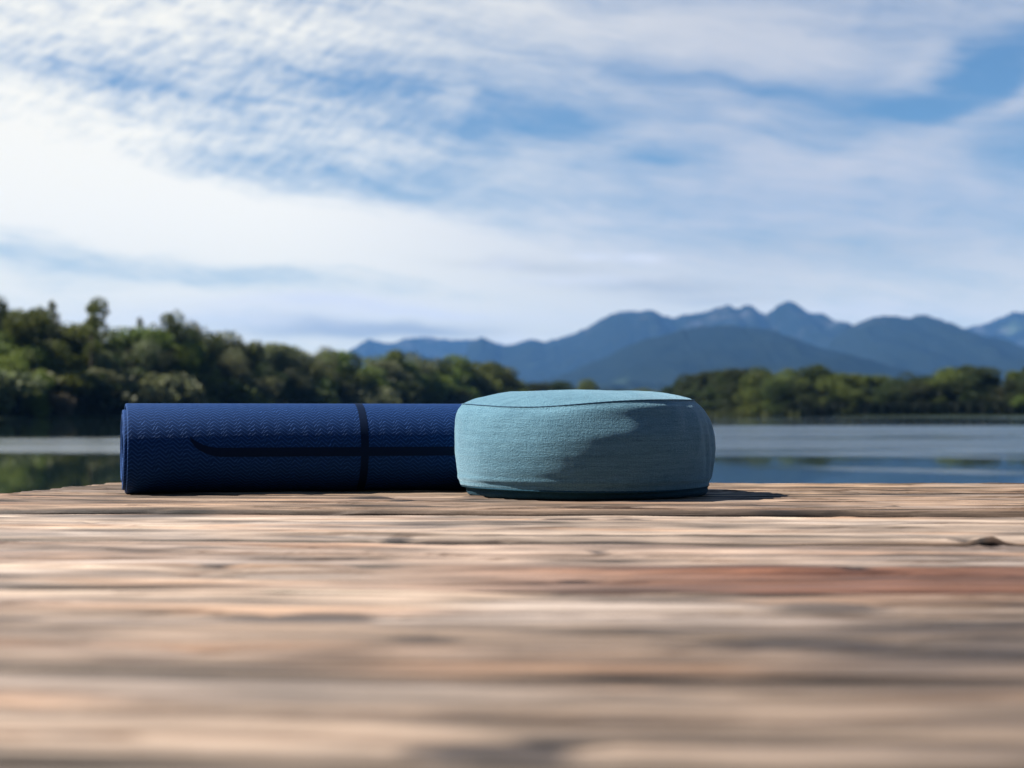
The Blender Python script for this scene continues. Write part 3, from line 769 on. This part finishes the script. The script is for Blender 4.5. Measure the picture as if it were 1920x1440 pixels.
# ------------------------------------------------------------------ trees
def crown_mesh(name, h, w, kind, seed):
    """leaf clumps spread through lobes; returns mesh data (crown) and trunk mesh"""
    rng = np.random.RandomState(seed)
    lobes = []
    if kind == 'round':
        for i in range(22):
            z = rng.uniform(.22, .9); rr = w / 2 * math.sqrt(max(0.05, 1 - ((z - .5) / .52) ** 2)) * rng.uniform(.25, .75); a = rng.uniform(0, 6.28)
            lobes.append((rr * math.cos(a), rr * math.sin(a), z * h, w * rng.uniform(.17, .27), h * rng.uniform(.09, .15)))
    elif kind == 'tall':
        for i in range(22):
            z = rng.uniform(.16, .95); rr = w / 2 * (1.05 - z * .75) * rng.uniform(.1, .6); a = rng.uniform(0, 6.28)
            lobes.append((rr * math.cos(a), rr * math.sin(a), z * h, w * rng.uniform(.16, .25), h * rng.uniform(.07, .13)))
    elif kind == 'willow':
        for i in range(24):
            z = rng.uniform(.10, .88); rr = w / 2 * math.sqrt(max(.1, 1 - (z - .35) ** 2 * 2)) * rng.uniform(.2, .8); a = rng.uniform(0, 6.28)
            lobes.append((rr * math.cos(a), rr * math.sin(a), z * h, w * rng.uniform(.13, .22), h * rng.uniform(.10, .2)))
    elif kind == 'airy':
        for i in range(9):
            z = rng.uniform(.30, 1.0); rr = w / 2 * rng.uniform(.1, .8) * (1.1 - .5 * z); a = rng.uniform(0, 6.28)
            lobes.append((rr * math.cos(a), rr * math.sin(a), z * h * .95, w * rng.uniform(.10, .20), h * rng.uniform(.05, .09)))
    else:  # shrub
        for i in range(9):
            z = rng.uniform(.2, .8); rr = w / 2 * rng.uniform(.2, .75); a = rng.uniform(0, 6.28)
            lobes.append((rr * math.cos(a), rr * math.sin(a), z * h, w * rng.uniform(.18, .28), h * rng.uniform(.18, .28)))
    per = {'airy': 260, 'shrub': 300}.get(kind, 420)
    P, S = [], []
    for (x, y, z, rw, rh) in lobes:
        n = per
        d = rng.randn(n, 3); d /= np.linalg.norm(d, axis=1)[:, None]
        q = rng.uniform(.35, 1.12, n) ** .55
        p = d * q[:, None] * np.array([rw, rw, rh]) + np.array([x, y, z]); P.append(p)
        S.append(rng.uniform(.12, .29, n) * (0.75 if kind in ('airy', 'willow') else 1))
    P = np.concatenate(P); S = np.concatenate(S); P[:, 2] = np.maximum(P[:, 2], .15)
    n = len(P)
    a = rng.randn(n, 3); a /= np.linalg.norm(a, axis=1)[:, None]
    b = np.cross(a, rng.randn(n, 3)); b /= np.linalg.norm(b, axis=1)[:, None]
    s = S[:, None]
    V = np.stack([P - a * s - b * s * .45, P + a * s * .2 - b * s * .75, P + a * s * 1.1 + b * s * .2, P - a * s * .1 + b * s * .7], 1).reshape(-1, 3)
    F = np.arange(n * 4).reshape(-1, 4)
    # trunk and limbs
    TV, TF = [], []
    def limb(p0, p1, r0, r1, seg=6, st=4):
        off = len(TV); p0 = Vector(p0); p1 = Vector(p1); ax = (p1 - p0).normalized(); u_ = ax.orthogonal().normalized(); v_ = ax.cross(u_)
        for i in range(st + 1):
            c = p0.lerp(p1, i / st) + (Vector(rng.uniform(-1, 1, 3)) * r0 * .5 if 0 < i < st else Vector((0, 0, 0))); rr = r0 + (r1 - r0) * i / st
            for k in range(seg):
                aa = 2 * math.pi * k / seg; TV.append(c + u_ * math.cos(aa) * rr + v_ * math.sin(aa) * rr)
        for i in range(st):
            for k in range(seg): TF.append((off + i * seg + k, off + i * seg + (k + 1) % seg, off + (i + 1) * seg + (k + 1) % seg, off + (i + 1) * seg + k))
    top = (rng.uniform(-.3, .3), rng.uniform(-.3, .3), h * (.85 if kind != 'shrub' else .5))
    limb((0, 0, -.4), top, h * .016 + .05, .03)
    for (x, y, z, rw, rh) in lobes:
        f = max(.15, (z - math.hypot(x, y) * .8) / h); f = min(f, .75)
        limb((top[0] * f, top[1] * f, f * h), (x, y, z), h * .006 + .015, .02, 5, 3)
    return V, F, TV, TF

PROTO = {}
def proto(kind, var, h0=14.0, w0=8.0, leaf=0):
    key = (kind, var, leaf)
    if key not in PROTO:
        hh, ww = {'round': (14, 9), 'tall': (18, 6.5), 'willow': (12, 9), 'airy': (17, 6), 'shrub': (5, 6)}[kind]
        V, F, TV, TF = crown_mesh('crown', hh, ww, kind, 100 + var * 13 + len(kind))
        cm = mesh_np('crown', V, F, LEAFS[leaf], None, smooth=False)
        tm = mesh_np('trunk', [tuple(v) for v in TV], TF, BARK, None)
        PROTO[key] = (cm, tm, hh, ww, [False])
    return PROTO[key]

WORDS = {'round': 'rounded', 'tall': 'slender upright', 'willow': 'feathery spreading', 'airy': 'thin loose-topped', 'shrub': 'low bushy'}
HUE = ['dark green', 'mid green', 'grey-green', 'yellow-green', 'straw-coloured']
ANCH = [(-400, "beyond the photo's left edge"), (60, 'by the left photo edge'), (130, 'left of the rolled mat'), (215, 'just left of the mat end'), (290, "above the mat's left end"), (370, "above the printed line's hook"),
        (455, "right of the printed line's hook"), (540, "above the printed line's middle"), (625, "just left of the mat's band"), (700, "above the mat's band"), (790, 'between band and cushion'),
        (860, "beside the cushion's left edge"), (930, "above the cushion's left end"), (1010, "above the cushion's left half"), (1100, "above the cushion's middle"), (1200, "above the cushion's right half"), (1290, "above the cushion's right shoulder"),
        (1370, 'just right of the cushion'), (1440, 'under the twin peaks'), (1510, 'under the highest peak'), (1590, 'right of the highest peak'), (1670, "under the right mountain's left slope"), (1750, "under the right mountain's top"), (1830, "under the right mountain's right slope"), (2600, 'by the right photo edge')]
USED = {}
TREES = []
def tree(px, ytop, D, kind, leaf, var, row, special=None, wk=1.0):
    """a tree whose top shows at photo row ytop when it stands D metres away"""
    cm, tm, hh, ww, used = proto(kind, var, leaf=leaf)
    zb = -0.45
    H = (HZ - ytop) / FPX * D + CAMZ - zb
    s = H / hh / {'round': 1.0, 'tall': 1.0, 'willow': 1.0, 'airy': .98, 'shrub': .98}[kind]
    name = 'shrub' if kind == 'shrub' else 'tree'
    r = empty(name, ((px - 960) / FPX * D, D, zb), random.Random(int(px * 7 + D)).uniform(0, 6.28))
    r.scale = (s * wk, s * wk, s)
    if not used[0]: a, b = cm, tm; used[0] = True
    else:
        a, b = cm.copy(), tm.copy(); C.objects.link(a); C.objects.link(b)
    a.parent = r; b.parent = r
    TREES.append((r, px, kind, leaf, row, special))
def spread(seedn, x0, x1, step, ytops, dd, kinds, leafs, row, jit=6, wk=1.0):
    rg = random.Random(seedn); x = x0
    while x <= x1:
        px = x + rg.uniform(-.3, .3) * step
        yt = np.interp(px, [p[0] for p in ytops], [p[1] for p in ytops]) + rg.uniform(-jit, jit)
        D = np.interp(px, SHX, SHD) + dd + rg.uniform(0, 6)
        tree(px, yt, D, rg.choice(kinds), rg.choice(leafs), rg.randrange(3), row, wk=wk * rg.uniform(.9, 1.15))
        x += step * (1.0 if x > 1000 else np.interp(x, [0, 900], [1.15, .8]))
SKY_L = [(-100, 570), (0, 590), (60, 590), (110, 606), (200, 612), (250, 616), (330, 606), (400, 614), (450, 634), (520, 648), (600, 652), (640, 655), (700, 660), (760, 662), (850, 668), (900, 680), (950, 692), (990, 712), (1040, 722), (1080, 730)]
spread(1, -30, 985, 42, SKY_L, 26, ['round', 'tall', 'willow', 'round'], [0, 1, 1, 2], 'back', 7, 1.45)
SKY_M = [(x, y + (38 if x < 700 else 20)) for x, y in SKY_L]
spread(2, -20, 985, 44, SKY_M, 12, ['round', 'willow', 'willow'], [1, 2, 1, 3, 0], 'middle', 9, 1.4)
SKY_F = [(x, HZ - (HZ - y) * .48) for x, y in SKY_L]
spread(3, -30, 985, 46, SKY_F, 2, ['willow', 'round', 'shrub'], [0, 1, 0, 2], 'front', 8, 1.6)
for a in [(6, 554, 330, 'round', 0, 0, 'back', None, .62), (60, 577, 322, 'round', 1, 1, 'back', None, .85), (105, 560, 338, 'airy', 2, 0, 'back', 'wispy bare-topped tree poking above the left wood, left of the domed one', .8),
          (172, 563, 336, 'airy', 1, 1, 'back', 'tall domed tree with open head rising above the left wood', 1.35), (322, 582, 372, 'airy', 1, 2, 'back', 'tall thin tree rising above the wood over the left end of the mat', 1.2), (268, 592, 372, 'airy', 2, 0, 'back', 'faint sparse treetop above the left wood between two taller tops', .7),
          (20, 655, 304, 'willow', 3, 1, 'front', 'light green bushy tree on the shore at the left photo edge', 1.0), (72, 690, 303, 'willow', 3, 0, 'front', 'yellow-green willow at the water left of the straw-coloured bush', 1.0),
          (115, 735, 303, 'shrub', 4, 0, 'front', 'pale straw-coloured bush at the water edge left of the mat', 1.0), (250, 640, 352, 'willow', 2, 2, 'middle', None, 1.2), (430, 650, 405, 'willow', 2, 1, 'middle', None, 1.1),
          (1015, 716, 615, 'round', 0, 1, 'back', None, 1.6), (1050, 715, 640, 'round', 0, 2, 'back', None, 1.5), (1105, 710, 650, 'round', 1, 0, 'back', 'small lone round tree above the middle of the cushion before the blue mountain', 1.3), (1080, 728, 655, 'round', 0, 0, 'back', None, 1.7), (1140, 733, 650, 'shrub', 0, 1, 'back', None, 2.2),
          (1256, 724, 600, 'round', 0, 2, 'back', None, 1.1)]:
    tree(*a)
SKY_R = [(x_, y_ - 7) for x_, y_ in [(1270, 725), (1290, 712), (1330, 708), (1380, 702), (1430, 694), (1465, 700), (1500, 700), (1532, 690), (1560, 706), (1620, 716), (1650, 714), (1700, 716), (1740, 700), (1790, 696), (1815, 690), (1840, 712), (1880, 710), (1910, 702), (1990, 700)]]
spread(4, 1275, 1990, 27, SKY_R, 9, ['round', 'tall', 'round', 'willow'], [0, 0, 1, 0], 'back', 5, 1.8)
SKY_RF = [(x, HZ - (HZ - y) * .78) for x, y in SKY_R]
spread(5, 1290, 1990, 31, SKY_RF, 1, ['willow', 'round', 'willow'], [0, 1, 0, 0], 'front', 6, 1.8)
tree(1533, 686, 470, 'tall', 1, 0, 'back', 'pointed tall tree in the right wood, below the highest peak', 1.7)
tree(1818, 689, 455, 'tall', 0, 1, 'back', 'tallest dark tree of the right wood, below the broad mountain', 2.0)
tree(1205 + 20, 729, 610, 'shrub', 1, 2, 'back', None, 2.0)

def label_trees():
    from collections import defaultdict
    for side, test, grp in (('left', lambda x: x < 1150, 'trees of the left wood across the lake'), ('right', lambda x: x >= 1150, 'trees of the right wood across the lake')):
        byk = defaultdict(list)
        for e in TREES:
            r, px, kind, leaf, row, special = e
            if not test(px): continue
            tag(r, cat='shrub' if kind == 'shrub' else 'tree', group=grp)
            if special: r['label'] = special; continue
            anc = next(a for (lim, a) in ANCH if px <= lim + 42)
            byk[(HUE[leaf], WORDS[kind], row, anc)].append(e)
        order = {2: ['left', 'right'], 3: ['left', 'middle', 'right']}
        for (hue, wd, row, anc), es in byk.items():
            noun = 'bush' if wd.startswith('low') else 'tree'
            wd_ = wd.replace(' bushy', '')
            for i, e in enumerate(sorted(es, key=lambda e: e[1])):
                pre = '' if len(es) == 1 else (order.get(len(es), ['left', 'second', 'third', 'fourth', 'right'])[i] + ' of the ')
                rowp = {'front': 'at the water', 'middle': 'mid-wood', 'back': 'on the skyline'}[row]
                e[0]['label'] = f'{pre}{hue} {wd_.split()[0]} {noun}{"s" if pre else ""} {rowp}, {anc}'
label_trees()

# reeds and grass along the far right bank, and low scrub along the wood's foot
def tufts(name, x0, x1, n, dmin, dmax, hmin, hmax, m, seed, label, cat):
    rng = np.random.RandomState(seed)
    px = rng.uniform(x0, x1, n); D = np.interp(px, SHX, SHD) + rng.uniform(dmin, dmax, n)
    X = (px - 960) / FPX * D; h = rng.uniform(hmin, hmax, n); w_ = h * .22; a = rng.uniform(0, math.pi, n); lean = rng.uniform(-.3, .3, (n, 2)) * h[:, None]
    z0 = -0.75
    V = np.stack([np.stack([X - w_ * np.cos(a), D - w_ * np.sin(a), 0 * X + z0], -1), np.stack([X + w_ * np.cos(a), D + w_ * np.sin(a), 0 * X + z0], -1),
                  np.stack([X + lean[:, 0], D + lean[:, 1], z0 + h], -1)], 1).reshape(-1, 3)
    o = mesh_np(name, V, np.arange(3 * n).reshape(-1, 3), m, smooth=False)
    tag(o, label, cat, kind='stuff')
REED = m_leaf('reed', (0.0686, 0.0858, 0.0240))
tufts('reeds', 1300, 1500, 5000, -4.5, 2, .9, 1.9, REED, 5, 'light green reeds along the bank right of the cushion', 'reeds')
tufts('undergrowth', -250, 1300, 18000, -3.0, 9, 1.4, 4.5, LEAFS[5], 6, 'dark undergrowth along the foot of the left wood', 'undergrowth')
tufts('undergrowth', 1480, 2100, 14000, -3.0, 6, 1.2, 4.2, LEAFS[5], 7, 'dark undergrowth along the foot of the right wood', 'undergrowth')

# ------------------------------------------------------------------ haze
def build_haze():
    x0, x1, y0, y1, z0, z1 = -16800, 16800, -16800, 18700, -5.0, 1000.0
    V = [(x, y, z) for x in (x0, x1) for y in (y0, y1) for z in (z0, z1)]
    F = [(0, 1, 3, 2), (4, 6, 7, 5), (0, 4, 5, 1), (2, 3, 7, 6), (0, 2, 6, 4), (1, 5, 7, 3)]
    m = bpy.data.materials.new('haze_air'); m.use_nodes = True; t = NT(m.node_tree); t.n.clear()
    out = t.node('ShaderNodeOutputMaterial')
    pv = t.node('ShaderNodeVolumePrincipled')
    pv.inputs['Color'].default_value = (0.18, 0.45, 0.97, 1)
    pv.inputs['Density'].default_value = HAZE_D
    pv.inputs['Anisotropy'].default_value = 0.0
    t.l.new(pv.outputs[0], out.inputs['Volume'])
    o = mesh_np('haze', V, F, m, smooth=False)
    tag(o, 'thin blue haze in the air over the lake and mountains', 'haze', kind='stuff')
HAZE_D = 2.75e-5
build_haze()
